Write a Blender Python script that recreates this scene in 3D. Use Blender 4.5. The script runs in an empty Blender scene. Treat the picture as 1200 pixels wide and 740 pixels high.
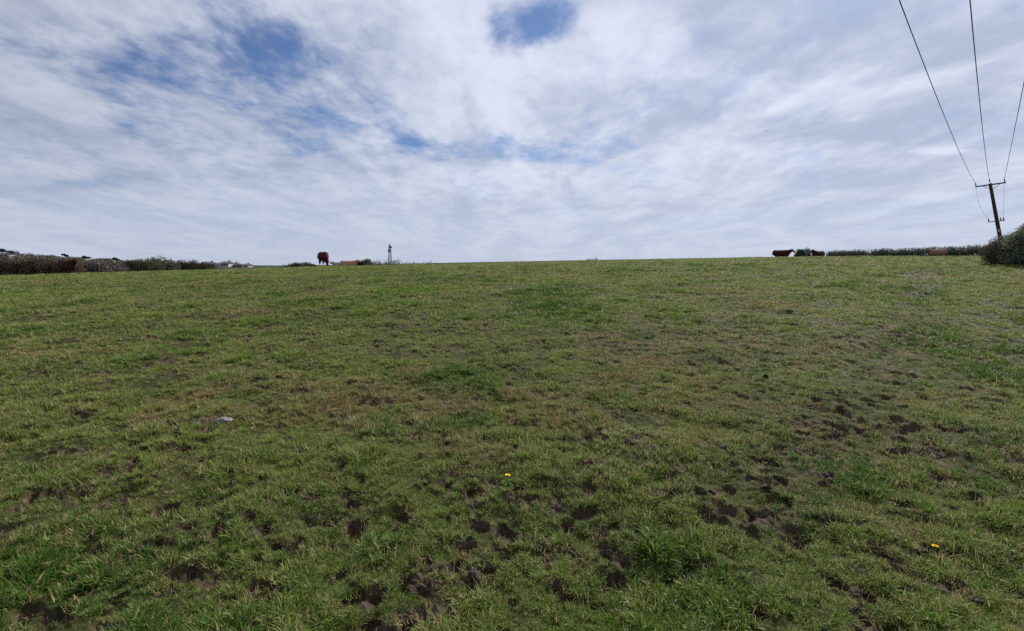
import bpy, bmesh, math, random
import numpy as np
from mathutils import Vector, Matrix

SC = bpy.context.scene
COL = SC.collection
R = math.radians
random.seed(7)
rng = np.random.default_rng(11)

# ------------------------------------------------------------------ camera
EYE, PITCH, F = 1.60, math.atan((370 - 312) / 600), 600.0     # photograph pixels (1200 x 740)
cd = bpy.data.cameras.new('camera')
cam = bpy.data.objects.new('camera', cd)
COL.objects.link(cam)
cam.location = (0, 0, EYE)
cam.rotation_euler = (math.pi / 2 - PITCH, 0, 0)
cd.sensor_width, cd.lens = 36.0, 18.0
cd.clip_start, cd.clip_end = 0.05, 12000
SC.camera = cam

SC.view_settings.view_transform = 'Standard'
SC.view_settings.look = 'None'
SC.view_settings.gamma = 1
SC.view_settings.use_curve_mapping = False
SC.view_settings.exposure = 1.36
SC.cycles.use_denoising = False
SC.cycles.max_bounces = 6
SC.cycles.diffuse_bounces = 3
SC.cycles.transparent_max_bounces = 6

SUN_EL, SUN_AZ = R(38), R(34)         # azimuth clockwise from +Y (ahead, to the right)


def ray(px, py):
    u, v = (px - 600) / F, (370 - py) / F
    return Vector((u, math.cos(PITCH) + v * math.sin(PITCH), -math.sin(PITCH) + v * math.cos(PITCH)))


def at(px, py, Y):
    d = ray(px, py)
    return Vector((0, 0, EYE)) + d * (Y / d.y)


# ------------------------------------------------------------------ world: sky with a broken sheet of cloud
W = bpy.data.worlds.new('World')
SC.world = W
W.use_nodes = True
nt = W.node_tree
nt.nodes.clear()


class N:
    """short helper for node maths in a tree"""
    def __init__(s, tree): s.t = tree
    def new(s, typ, **k):
        n = s.t.nodes.new(typ)
        for a, b in k.items(): setattr(n, a, b)
        return n
    def put(s, sock, v):
        if hasattr(v, 'is_output'): s.t.links.new(v, sock)
        elif v is not None: sock.default_value = v
    def m(s, op, a, b=None, c=None, clamp=False):
        n = s.new('ShaderNodeMath', operation=op, use_clamp=clamp)
        for i, v in enumerate((a, b, c)):
            if v is not None: s.put(n.inputs[i], v)
        return n.outputs[0]
    def noise(s, vec, scale, detail=4, rough=.55, dist=0., lac=2.0):
        n = s.new('ShaderNodeTexNoise')
        if vec is not None: s.put(n.inputs['Vector'], vec)
        n.inputs['Scale'].default_value = scale
        n.inputs['Detail'].default_value = detail
        n.inputs['Roughness'].default_value = rough
        n.inputs['Distortion'].default_value = dist
        n.inputs['Lacunarity'].default_value = lac
        return n.outputs[0]
    def ramp(s, v, a, b, lo=0., hi=1., smooth=True):
        n = s.new('ShaderNodeMapRange', interpolation_type='SMOOTHSTEP' if smooth else 'LINEAR')
        s.put(n.inputs[0], v)
        for i, x in enumerate((a, b, lo, hi)): s.put(n.inputs[i + 1], x)
        return n.outputs[0]
    def mix(s, f, a, b, blend='MIX'):
        n = s.new('ShaderNodeMix', data_type='RGBA', blend_type=blend)
        s.put(n.inputs[0], f)
        for i, v in ((6, a), (7, b)):
            s.put(n.inputs[i], (*v, 1) if isinstance(v, tuple) and len(v) == 3 else v)
        return n.outputs[2]
    def xyz(s, x, y, z=0.):
        n = s.new('ShaderNodeCombineXYZ')
        for i, v in enumerate((x, y, z)): s.put(n.inputs[i], v)
        return n.outputs[0]


K = N(nt)
gen = K.new('ShaderNodeTexCoord').outputs['Generated']
sep = K.new('ShaderNodeSeparateXYZ')
nt.links.new(gen, sep.inputs[0])
dx, dy, dz = sep.outputs
ZO = 0.13
zz = K.m('ADD', K.m('MAXIMUM', dz, 0.0), ZO)
px_, py_ = K.m('DIVIDE', dx, zz), K.m('DIVIDE', dy, zz)       # the cloud deck as a plane overhead
deck = K.xyz(px_, K.m('MULTIPLY', py_, 0.62))


def deck_xy(px, py):
    d = ray(px, py).normalized()
    return d.x / (max(d.z, 0) + ZO), d.y / (max(d.z, 0) + ZO)


big = K.noise(deck, 1.3, 6, .55, .8)
fine = K.noise(deck, 5.0, 7, .60, .35)
mott = K.noise(K.xyz(px_, K.m('MULTIPLY', py_, .7), 3.), 14., 4, .6, .2)
cov = K.m('ADD', K.m('MULTIPLY', big, .72), K.m('MULTIPLY', fine, .28))
# openings where the blue shows: (pixel x, y, half width, half height, depth)
for (hx, hy, hw, hh, dep) in ((628, 18, 60, 48, .30), (640, 30, 30, 24, .14), (316, 50, 66, 58, .095), (560, 172, 150, 16, .20), (95, 214, 130, 11, .16),
                              (170, 90, 260, 90, .10), (60, 40, 120, 60, .07), (330, 150, 200, 30, .07), (660, 185, 60, 12, .12), (225, 92, 120, 40, .08)):
    cx, cy = deck_xy(hx, hy)
    x1 = deck_xy(hx + hw, hy)[0]
    y0, y1 = deck_xy(hx, hy + hh)[1], deck_xy(hx, hy - hh)[1]
    rx, ry = abs(x1 - cx), abs(y0 - y1) / 2
    ex = K.m('DIVIDE', K.m('SUBTRACT', px_, cx), rx)
    ey = K.m('DIVIDE', K.m('SUBTRACT', py_, cy), ry)
    d2 = K.m('SQRT', K.m('ADD', K.m('MULTIPLY', ex, ex), K.m('MULTIPLY', ey, ey)))
    d2 = K.m('ADD', d2, K.m('MULTIPLY', K.m('SUBTRACT', K.m('ADD', K.m('MULTIPLY', fine, .6), K.m('MULTIPLY', big, .4)), .5), 2.6))
    hole = K.ramp(d2, -.1, 1.5, dep, 0.)
    cov = K.m('SUBTRACT', cov, hole)
cov = K.m('ADD', cov, K.m('MULTIPLY', K.m('SUBTRACT', mott, .5), K.ramp(px_, -1.2, .8, .26, .09)))
cover = K.m('MULTIPLY', K.ramp(cov, .17, .53, .03, .97), K.ramp(px_, -1.6, .4, .88, 1.))
# grey bellies and bright edges
shade = K.noise(K.xyz(px_, K.m('MULTIPLY', py_, .45), 9.), 1.8, 6, .54, 1.0)
shade = K.m('ADD', K.m('MULTIPLY', shade, .75), K.m('MULTIPLY', K.noise(K.xyz(px_, K.m('MULTIPLY', py_, .7), 5.), 8., 5, .58, .5), .25))
for (hx, hy, hw, hh, dep) in ((572, 85, 70, 90, .16), (1098, 177, 45, 7, .22), (1110, 232, 90, 9, .14), (430, 95, 130, 60, -.10), (930, 150, 220, 26, -.10), (1010, 212, 200, 14, -.10),
                              (1120, 60, 220, 60, -.10), (740, 40, 60, 60, .08), (520, 215, 260, 20, .06), (220, 240, 200, 16, .07)):
    cx, cy = deck_xy(hx, hy)
    rx = abs(deck_xy(hx + hw, hy)[0] - cx)
    ry = abs(deck_xy(hx, hy + hh)[1] - deck_xy(hx, hy - hh)[1]) / 2
    ex, ey = K.m('DIVIDE', K.m('SUBTRACT', px_, cx), rx), K.m('DIVIDE', K.m('SUBTRACT', py_, cy), ry)
    d2 = K.m('SQRT', K.m('ADD', K.m('MULTIPLY', ex, ex), K.m('MULTIPLY', ey, ey)))
    d2 = K.m('ADD', d2, K.m('MULTIPLY', K.m('SUBTRACT', fine, .5), 2.2))
    shade = K.m('ADD', shade, K.ramp(d2, .0, 1.4, dep, 0.))
shade = K.m('ADD', shade, K.m('MULTIPLY', K.m('SUBTRACT', mott, .5), .09))
bright = K.ramp(shade, .33, .67)
sunv = Vector((math.cos(SUN_EL) * math.sin(SUN_AZ), math.cos(SUN_EL) * math.cos(SUN_AZ), math.sin(SUN_EL)))
dot = K.m('ADD', K.m('ADD', K.m('MULTIPLY', dx, sunv.x), K.m('MULTIPLY', dy, sunv.y)), K.m('MULTIPLY', dz, sunv.z))
fwd = K.ramp(dot, .2, 1.0, .92, 1.18)
ccol = K.mix(bright, (3.1, 3.5, 4.5), (5.2, 5.45, 6.35))
ccol = K.mix(1.0, ccol, K.xyz(fwd, fwd, fwd), 'MULTIPLY')
low = K.ramp(dz, .0, .22, .68, 0.)
sky = K.new('ShaderNodeTexSky', sky_type='NISHITA', sun_disc=False)
sky.sun_elevation, sky.sun_rotation = SUN_EL, SUN_AZ
sky.air_density, sky.dust_density, sky.ozone_density = 1.0, .6, 1.5
skyc = K.mix(1.0, sky.outputs[0], (.34, .44, .62), 'MULTIPLY')
allc = K.mix(cover, skyc, ccol)
allc = K.mix(low, allc, (4.3, 4.75, 5.95))
bg = K.new('ShaderNodeBackground')
nt.links.new(allc, bg.inputs[0])
bg.inputs[1].default_value = 0.05
wo = K.new('ShaderNodeOutputWorld')
nt.links.new(bg.outputs[0], wo.inputs[0])

# ------------------------------------------------------------------ sun behind thin cloud
sd = bpy.data.lights.new('sun', 'SUN')
sd.energy, sd.angle, sd.color = 2.3, R(8), (1.0, .95, .87)
so = bpy.data.objects.new('sun', sd)
COL.objects.link(so)
so.rotation_euler = (-sunv).to_track_quat('-Z', 'Y').to_euler()


# ------------------------------------------------------------------ helpers
def hash2(ix, iy, seed):
    h = (ix.astype(np.int64) * 374761393 + iy.astype(np.int64) * 668265263 + seed * 1442695041) & 0xffffffff
    h = ((h ^ (h >> 13)) * 1274126177) & 0xffffffff
    return ((h ^ (h >> 16)) & 0xffff) / 65535.0


def vnoise(x, y, seed=0):
    ix, iy = np.floor(x), np.floor(y)
    fx, fy = x - ix, y - iy
    fx, fy = fx * fx * fx * (fx * (fx * 6 - 15) + 10), fy * fy * fy * (fy * (fy * 6 - 15) + 10)
    a, b = hash2(ix, iy, seed), hash2(ix + 1, iy, seed)
    c, d = hash2(ix, iy + 1, seed), hash2(ix + 1, iy + 1, seed)
    return (a * (1 - fx) + b * fx) * (1 - fy) + (c * (1 - fx) + d * fx) * fy


def fbm(x, y, seed=0, octv=4, gain=.5):
    s, a, t = 0, 1., 0
    for i in range(octv):
        c, sn = math.cos(.7 * i + .3), math.sin(.7 * i + .3)
        s = s + a * vnoise((x * c - y * sn) * 2 ** i, (x * sn + y * c) * 2 ** i, seed + i * 17)
        t += a
        a *= gain
    return s / t


def sstep(a, b, x):
    t = np.clip((x - a) / (b - a), 0, 1)
    return t * t * (3 - 2 * t)


def np_mesh(name, verts, faces, mat=None, n=4):
    """mesh from numpy arrays, every face with n corners"""
    me = bpy.data.meshes.new(name)
    verts = np.asarray(verts, np.float32)
    faces = np.asarray(faces, np.int32)
    me.vertices.add(len(verts))
    me.vertices.foreach_set('co', verts.ravel())
    me.loops.add(faces.size)
    me.loops.foreach_set('vertex_index', faces.ravel())
    me.polygons.add(len(faces))
    me.polygons.foreach_set('loop_start', np.arange(0, faces.size, n, dtype=np.int32))
    me.update(calc_edges=True)
    if mat: me.materials.append(mat)
    return me


def link(name, me, parent=None):
    o = bpy.data.objects.new(name, me)
    COL.objects.link(o)
    if parent is not None: o.parent = parent
    return o


def tag(o, label=None, cat=None, group=None, kind=None):
    if label: o['label'] = label
    if cat: o['category'] = cat
    if group: o['group'] = group
    if kind: o['kind'] = kind
    return o


def thing(name, loc, label, cat, group=None, rz=0):
    o = link(name, None)
    o.location = loc
    o.rotation_euler = (0, 0, rz)
    return tag(o, label, cat, group)


def material(name, col, rough=.8, var=.25, scale=4., metal=0., bump=0., spec=.3, trans=0.):
    m = bpy.data.materials.new(name)
    m.use_nodes = True
    k = N(m.node_tree)
    b = m.node_tree.nodes['Principled BSDF']
    co = k.new('ShaderNodeTexCoord').outputs['Object']
    n = k.noise(co, scale, 5, .6)
    lo = tuple(c * (1 - var) for c in col)
    hi = tuple(min(1, c * (1 + var)) for c in col)
    c = k.mix(k.ramp(n, .3, .7), lo, hi)
    m.node_tree.links.new(c, b.inputs['Base Color'])
    b.inputs['Roughness'].default_value = rough
    b.inputs['Metallic'].default_value = metal
    b.inputs['Specular IOR Level'].default_value = spec
    if bump:
        bp = k.new('ShaderNodeBump')
        bp.inputs['Strength'].default_value = bump
        bp.inputs['Distance'].default_value = .02
        m.node_tree.links.new(n, bp.inputs['Height'])
        m.node_tree.links.new(bp.outputs[0], b.inputs['Normal'])
    return m


def leaf_material(name, c1, c2, c3, scale=1.2, trans=.25):
    """foliage: three hues mixed by clump noise and by leaf"""
    m = bpy.data.materials.new(name)
    m.use_nodes = True
    k = N(m.node_tree)
    t = m.node_tree
    t.nodes.clear()
    co = k.new('ShaderNodeTexCoord').outputs['Object']
    rp = k.new('ShaderNodeNewGeometry').outputs['Random Per Island']
    c = k.mix(k.ramp(k.noise(co, scale, 3, .6), .35, .65), c1, c2)
    c = k.mix(k.ramp(rp, .55, 1.), c, c3)
    d = k.new('ShaderNodeBsdfDiffuse')
    tr = k.new('ShaderNodeBsdfTranslucent')
    t.links.new(c, d.inputs[0])
    t.links.new(c, tr.inputs[0])
    mx = k.new('ShaderNodeMixShader')
    mx.inputs[0].default_value = trans
    t.links.new(d.outputs[0], mx.inputs[1])
    t.links.new(tr.outputs[0], mx.inputs[2])
    o = k.new('ShaderNodeOutputMaterial')
    t.links.new(mx.outputs[0], o.inputs[0])
    return m


# ------------------------------------------------------------------ terrain
CREST = 58.0
SKX = np.array([-400, -60, 0, 90, 240, 400, 600, 760, 900, 1155, 1300, 1700], float)
ZCV = np.array([-.6, -.2, .0, .35, 1.08, 1.48, 1.88, 2.22, 2.45, 2.52, 2.4, 2.1])
# the far ridge: elevation as a slope seen from the field
RIX = np.array([-800, -100, 0, 60, 120, 200, 285, 330, 420, 500, 700, 900, 1000, 1200, 2000], float)
RIS = (312 - np.array([299, 299.5, 301, 303.5, 306.5, 309, 311, 311.4, 310.3, 308.6, 304.8, 301.4, 300.5, 300, 300.5])) / 600


def zcrest(x):
    return np.interp(x, (SKX - 600) / 600 * 55, ZCV)


def base_z(x, y):
    x, y = np.asarray(x, float), np.asarray(y, float)
    zc = zcrest(x)
    u = 1 - np.maximum(y, -25) / CREST
    z = np.where(y > CREST, zc - 2.4 * u * u, zc * (1 - u * u))
    z = np.maximum(z, -4.0)
    q = np.clip(x / np.maximum(y, 1.), -3, 3) * 600 + 600
    rs = np.interp(q, RIX, RIS)
    far = EYE + rs * np.minimum(y, 800) - 1.2 * (1 - sstep(450, 800, y))
    t = sstep(110, 300, y)
    z = z * (1 - t) + far * t
    return z


PATCH = []      # x, y, half width, half depth, strength
def ground_hit(px, py):
    d = ray(px, py)
    Y = 1.0
    last = 1.0
    while Y < 200:
        p = Vector((0, 0, EYE)) + d * (Y / d.y)
        if p.z < float(base_z(p.x, p.y)): break
        last = Y
        Y *= 1.004
    return Vector((0, 0, EYE)) + d * (Y / d.y)


for (px, py, w, s) in (
        (238, 498, 24, 1.25), (252, 494, 16, 1.2), (228, 503, 16, 1.1), (190, 425, 24, .8), (235, 422, 26, .9), (262, 418, 16, .8), (168, 362, 22, .7),
        (176, 358, 14, .6), (285, 398, 18, .6), (310, 391, 16, .5), (290, 403, 14, .6), (152, 550, 22, .9), (170, 546, 12, .8), (100, 580, 24, .9),
        (75, 596, 20, .6), (128, 597, 24, .8), (200, 612, 20, .9), (180, 625, 28, .7), (250, 603, 18, .8), (306, 595, 24, 1.), (280, 612, 20, .6),
        (320, 693, 26, 1.), (345, 640, 20, .7), (372, 543, 10, .9), (380, 495, 12, .5), (437, 525, 24, .8), (425, 535, 14, .7),
        (470, 450, 13, 1.), (440, 478, 10, .5), (596, 456, 18, .9), (640, 488, 14, .7), (622, 487, 14, 1.), (605, 503, 12, .6), (678, 463, 22, .9),
        (688, 468, 12, .9), (684, 409, 9, 1.), (550, 552, 14, .7), (595, 545, 12, .6), (640, 548, 14, .9), (480, 606, 22, .9), (468, 630, 12, .8),
        (525, 580, 16, .7), (535, 592, 10, .7), (548, 605, 12, .7), (560, 608, 12, .8), (625, 578, 16, .8), (645, 620, 20, 1.), (665, 600, 12, .9),
        (725, 608, 16, 1.), (745, 622, 22, 1.), (755, 628, 14, 1.), (790, 588, 14, .9), (660, 650, 14, .6), (655, 690, 16, .8), (605, 730, 14, .9),
        (510, 670, 12, .6), (820, 556, 20, .8), (835, 580, 22, .8), (870, 597, 30, .9), (900, 590, 24, .7), (930, 610, 24, .7), (890, 388, 13, .9),
        (897, 446, 5, 1.1), (1002, 396, 16, .7), (1068, 436, 18, .7), (1075, 432, 10, .7), (1105, 446, 20, .6), (920, 512, 14, .9), (905, 505, 12, .8),
        (845, 525, 14, .8), (1000, 620, 22, .8), (1030, 650, 26, 1.1), (1045, 640, 20, .9),
        (1010, 668, 22, .9), (1020, 720, 24, .7), (1100, 562, 18, .9), (1125, 566, 26, 1.), (1160, 570, 30, 1.), (1190, 582, 20, .9), (1085, 610, 20, .8),
        (1130, 610, 20, .8), (1165, 625, 26, .8), (1150, 660, 30, .8), (1180, 690, 30, .7), (1165, 470, 16, .9), (1150, 464, 12, .9), (1180, 474, 12, .8),
        (1195, 460, 10, .9), (710, 470, 10, .5), (740, 500, 14, .6), (770, 520, 18, .6), (700, 540, 14, .6), (960, 560, 16, .7), (880, 640, 14, .6)):
    g = ground_hit(px, py)
    m = w * g.y / F
    PATCH.append((g.x, g.y, m * .6, m * (.5 if py > 500 else .95), s))
LUSH = []
for (px, py, w, s) in ((850, 690, 62, .75), (915, 705, 36, .6), (20, 690, 26, .5), (150, 668, 22, .4), (1010, 570, 40, .6), (780, 640, 40, .6), (430, 700, 50, .5),
                       (640, 348, 60, .9), (480, 342, 60, .8), (1090, 600, 30, .6), (330, 728, 40, .6)):
    g = ground_hit(px, py)
    m = w * g.y / F
    LUSH.append((g.x, g.y, m, m * (1. if py > 450 else 3.), s))
TRACK = [ground_hit(*p) for p in ((1086, 316), (1082, 335), (1076, 360), (1066, 390), (1046, 425), (1010, 470), (950, 530), (880, 590))]


def soft_spots(x, y, spots):
    out = np.zeros_like(x)
    for (cx, cy, rx, ry, s) in spots:
        i = np.nonzero((np.abs(x - cx) < rx * 2.2) & (np.abs(y - cy) < ry * 2.2))[0]
        if len(i):
            wob = (fbm(x[i] / rx * 1.3, y[i] / ry * 1.3, 91, 3) - .5) * 1.5
            d = np.sqrt(((x[i] - cx) / rx) ** 2 + ((y[i] - cy) / ry) ** 2) + wob
            out[i] = np.maximum(out[i], s * (1 - sstep(.45, 1.15, d)))
    return out


def track_mask(x, y):
    out = np.zeros_like(x)
    for a, b in zip(TRACK[:-1], TRACK[1:]):
        ab = np.array((b.x - a.x, b.y - a.y))
        L2 = (ab ** 2).sum()
        t = np.clip(((x - a.x) * ab[0] + (y - a.y) * ab[1]) / L2, 0, 1)
        d = np.hypot(x - a.x - t * ab[0], y - a.y - t * ab[1])
        w = .35 + .02 * a.y
        out = np.maximum(out, 1 - sstep(w * .3, w, d))
    return out


def mud_mask(x, y):
    """0 = turf, 1 = bare trodden mud"""
    r = np.hypot(x, y)
    where = fbm(x / 3.2, y / 3.2, 5, 3)
    spot = fbm(x / .21, y / .21, 23, 4, .6)
    m = sstep(.612, .70, spot + (where - .5) * .08)
    spot2 = fbm(x / .9, y / 1.1, 41, 4, .55)
    m2 = sstep(.76, .82, spot2 + (where - .5) * .10)
    m = np.maximum(m * .9, m2 * .9)
    m = m * (1 - .55 * sstep(9, 26, r))
    left = sstep(.2, .9, -x / np.maximum(y, .5))
    m = m * (1 - .1 * left)
    m = np.maximum(m, soft_spots(x, y, PATCH))
    tr = track_mask(x, y)
    m = np.maximum(m, tr * sstep(.42, .62, fbm(x / .5, y / .8, 77, 3)) * .35)
    m = m * (.1 + 1.1 * sstep(.38, .62, fbm(x / .10, y / .10, 207, 3)))
    m = np.maximum(m, np.minimum(soft_spots(x, y, [p for p in PATCH if p[4] > 1.05]), 1))
    m = m * (1 - .9 * np.clip(soft_spots(x, y, LUSH[:3]), 0, 1))
    return np.clip(m, 0, 1)


def lush_mask(x, y):
    l = sstep(.55, .72, fbm(x / 1.3, y / 1.3, 61, 3)) * .55
    return np.clip(np.maximum(l, soft_spots(x, y, LUSH)), 0, 1.2)


# polar sheet: fine where the grass is near, coarse to the horizon
th_f = np.linspace(-R(58), R(58), 821)
th_c = np.linspace(R(58), 2 * math.pi - R(58), 62)[1:-1]
TH = np.concatenate([th_f, th_c])
RR = np.concatenate([[.05, .3, .6, .85], np.exp(np.arange(math.log(1.0), math.log(75), .0048)), np.exp(np.linspace(math.log(76), math.log(6000), 90))])
T2, R2 = np.meshgrid(TH, RR)
X, Y = (R2 * np.sin(T2)).ravel(), (R2 * np.cos(T2)).ravel()
rr = R2.ravel()
Z = base_z(X, Y)
mud = mud_mask(X, Y) * (1 - sstep(60, 80, rr))
near = 1 - sstep(30, 72, rr)
Z += (fbm(X / 5, Y / 5, 3, 3) - .5) * .16 * (1 - sstep(70, 120, rr))
Z += (fbm(X / .55, Y / .55, 9, 3) - .5) * .10 * near + (fbm(X / 1.7, Y / 1.7, 19, 2) - .5) * .10 * near
Z += (fbm(X / .13, Y / .13, 12, 3) - .5) * .045 * (1 - sstep(10, 22, rr))
rough_m = fbm(X / .07, Y / .07, 33, 4, .65)
Z += -mud * .025 * near + mud * (np.abs(rough_m - .5) * -2 + .3) * .055 * near
# hoof prints
nC = len(TH)
hp = 0
lr = np.log(np.maximum(RR, .01))
NH = 15000
cand_r = rng.uniform(math.sqrt(1.6), math.sqrt(30), NH) ** 2
cand_t = rng.uniform(-R(56), R(56), NH)
cx, cy = cand_r * np.sin(cand_t), cand_r * np.cos(cand_t)
cm = mud_mask(cx, cy)
keep = rng.random(NH) < (.13 + cm * .55)
Z2 = Z.reshape(R2.shape)
hole = np.zeros_like(Z2)
dug = np.zeros_like(Z2)
rag = fbm(X / .045, Y / .045, 311, 3, .6).reshape(Z2.shape)
for x0, y0, r0, t0 in zip(cx[keep], cy[keep], cand_r[keep], cand_t[keep]):
    a = rng.uniform(.024, .055) * (1 + .035 * r0)
    dep = rng.uniform(.03, .075)
    i0, i1 = np.searchsorted(RR, (r0 - 2.2 * a, r0 + 2.2 * a))
    j0, j1 = np.searchsorted(th_f, (t0 - 2.2 * a / r0, t0 + 2.2 * a / r0))
    if i1 <= i0 or j1 <= j0: continue
    ang = rng.uniform(0, 3.14)
    ddx = R2[i0:i1, j0:j1] * np.sin(T2[i0:i1, j0:j1]) - x0
    ddy = R2[i0:i1, j0:j1] * np.cos(T2[i0:i1, j0:j1]) - y0
    e = np.hypot((ddx * math.cos(ang) + ddy * math.sin(ang)) / (a * 1.25), (-ddx * math.sin(ang) + ddy * math.cos(ang)) / a)
    e = e + (rag[i0:i1, j0:j1] - .5) * 1.5
    dug[i0:i1, j0:j1] = np.minimum(dug[i0:i1, j0:j1], -dep * (1 - sstep(.55, 1.05, e)))
    dug[i0:i1, j0:j1] += np.where(dug[i0:i1, j0:j1] > -.004, np.minimum(.3 * dep * np.exp(-((e - 1.25) / .28) ** 2), .014), 0)
    dug[i0:i1, j0:j1] = np.minimum(dug[i0:i1, j0:j1], .02)
    hole[i0:i1, j0:j1] = np.maximum(hole[i0:i1, j0:j1], 1 - sstep(.8, 1.15, e))
    hp += 1
Z = (Z2 + dug).ravel()
hole = hole.ravel()
Z += hole * (rough_m - .5) * .07 * near
mudcol = np.clip(np.maximum(mud, hole * .9), 0, 1)
nR = len(RR)
ii, jj = np.meshgrid(np.arange(nR - 1), np.arange(nC), indexing='ij')
jn = (jj + 1) % nC
faces = np.stack([ii * nC + jj, ii * nC + jn, (ii + 1) * nC + jn, (ii + 1) * nC + jj], -1).reshape(-1, 4)[:, ::-1]


def ground_material():
    m = bpy.data.materials.new('turf_soil')
    m.use_nodes = True
    k = N(m.node_tree)
    t = m.node_tree
    b = t.nodes['Principled BSDF']
    co = k.new('ShaderNodeTexCoord').outputs['Object']
    at_ = k.new('ShaderNodeAttribute', attribute_name='mud').outputs['Fac']
    turf = k.mix(k.ramp(k.noise(co, 1.3, 5, .6), .35, .65), (.024, .034, .010), (.050, .056, .018))
    turf = k.mix(k.ramp(k.noise(co, 26, 4, .6), .45, .75), turf, (.070, .056, .028))
    mudc = k.mix(k.ramp(k.noise(co, 9, 5, .65), .3, .7), (.038, .026, .017), (.110, .077, .055))
    mudc = k.mix(k.ramp(k.noise(co, 40, 4, .6), .55, .75), mudc, (.125, .095, .065))
    c = k.mix(k.ramp(at_, .15, .6), turf, mudc)
    # far fields: a patchwork of greens and dark hedged ground
    geo = k.new('ShaderNodeSeparateXYZ')
    t.links.new(co, geo.inputs[0])
    dist = geo.outputs[1]
    far = k.mix(k.ramp(k.noise(co, .012, 3, .6), .4, .6), (.022, .030, .018), (.036, .042, .026))
    c = k.mix(k.ramp(dist, 90, 160), c, far)
    t.links.new(c, b.inputs['Base Color'])
    b.inputs['Specular IOR Level'].default_value = .06
    b.inputs['Roughness'].default_value = .85
    bp = k.new('ShaderNodeBump')
    bp.inputs['Strength'].default_value = .8
    bp.inputs['Distance'].default_value = .012
    t.links.new(k.noise(co, 55, 5, .65), bp.inputs['Height'])
    t.links.new(bp.outputs[0], b.inputs['Normal'])
    return m


gm = np_mesh('ground', np.stack([X, Y, Z], -1), faces, ground_material())
gm.attributes.new('mud', 'FLOAT', 'POINT').data.foreach_set('value', mudcol.astype(np.float32))
gm.polygons.foreach_set('use_smooth', np.ones(len(gm.polygons), bool))
ground = tag(link('ground', gm), kind='structure')


def surf_z(x, y, field=None):
    """height of the finished sheet (nearest grid row and column, bilinear)"""
    r = np.hypot(x, y)
    th = np.arctan2(x, y)
    i = np.clip(np.searchsorted(RR, r) - 1, 0, nR - 2)
    j = np.clip(np.searchsorted(th_f, th) - 1, 0, len(th_f) - 2)
    fi = (r - RR[i]) / (RR[i + 1] - RR[i])
    fj = (th - th_f[j]) / (th_f[j + 1] - th_f[j])
    Zg = (Z if field is None else field).reshape(nR, nC)
    return (Zg[i, j] * (1 - fj) + Zg[i, j + 1] * fj) * (1 - fi) + (Zg[i + 1, j] * (1 - fj) + Zg[i + 1, j + 1] * fj) * fi


def gz(x, y):
    return float(surf_z(np.array([x]), np.array([y]))[0])


# ------------------------------------------------------------------ grass
def blade_strip(base, az, length, width, lean, curl, seg=3):
    """verts of one bent tapering blade"""
    d = Vector((math.cos(az), math.sin(az), 0))
    s = Vector((-math.sin(az), math.cos(az), 0))
    out = []
    p = Vector(base)
    ang = lean
    for i in range(seg + 1):
        w = width * (1 - (i / seg) ** 1.6 * .88) / 2
        out += [p - s * w, p + s * w]
        p = p + (d * math.sin(ang) + Vector((0, 0, 1)) * math.cos(ang)) * (length / seg)
        ang += curl / seg
    return out


def tuft(name, n, rad, lmin, lmax, wid, lean, curl, mat, dead=.15, broad=0, rosette=False):
    vs, fs, col = [], [], []
    for _ in range(n):
        a, rr_ = random.uniform(0, 6.283), rad * math.sqrt(random.random())
        b = (rr_ * math.cos(a), rr_ * math.sin(a), -.008)
        L = random.uniform(lmin, lmax)
        st = blade_strip(b, (a + random.gauss(0, .55)) if rosette else random.uniform(0, 6.283), L, wid * random.uniform(.7, 1.3), random.uniform(.05, lean), random.uniform(.2, curl))
        k = len(vs)
        vs += st
        for i in range(3): fs.append((k + 2 * i, k + 2 * i + 1, k + 2 * i + 3, k + 2 * i + 2))
        c = random.random() * .5 if random.random() > dead else random.uniform(.8, 1.)
        col += [c] * 8
    for _ in range(broad):       # clover-like leaflets on short stalks
        a, rr_ = random.uniform(0, 6.283), rad * math.sqrt(random.random())
        c0 = Vector((rr_ * math.cos(a), rr_ * math.sin(a), random.uniform(.012, .035)))
        s = random.uniform(.005, .009)
        for q in range(3):
            aa = a + q * 2.094
            d = Vector((math.cos(aa), math.sin(aa), random.uniform(-.1, .3)))
            e = Vector((-math.sin(aa), math.cos(aa), 0))
            k = len(vs)
            vs += [c0, c0 + d * s * .7 + e * s * .55, c0 + d * s * 1.3, c0 + d * s * .7 - e * s * .55]
            fs.append((k, k + 1, k + 2, k + 3))
            col += [random.uniform(.0, .35)] * 4
    me = np_mesh(name, [tuple(v) for v in vs], fs, mat)
    me.attributes.new('hue', 'FLOAT', 'POINT').data.foreach_set('value', np.array(col, np.float32))
    return bpy.data.objects.new(name, me)


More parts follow.
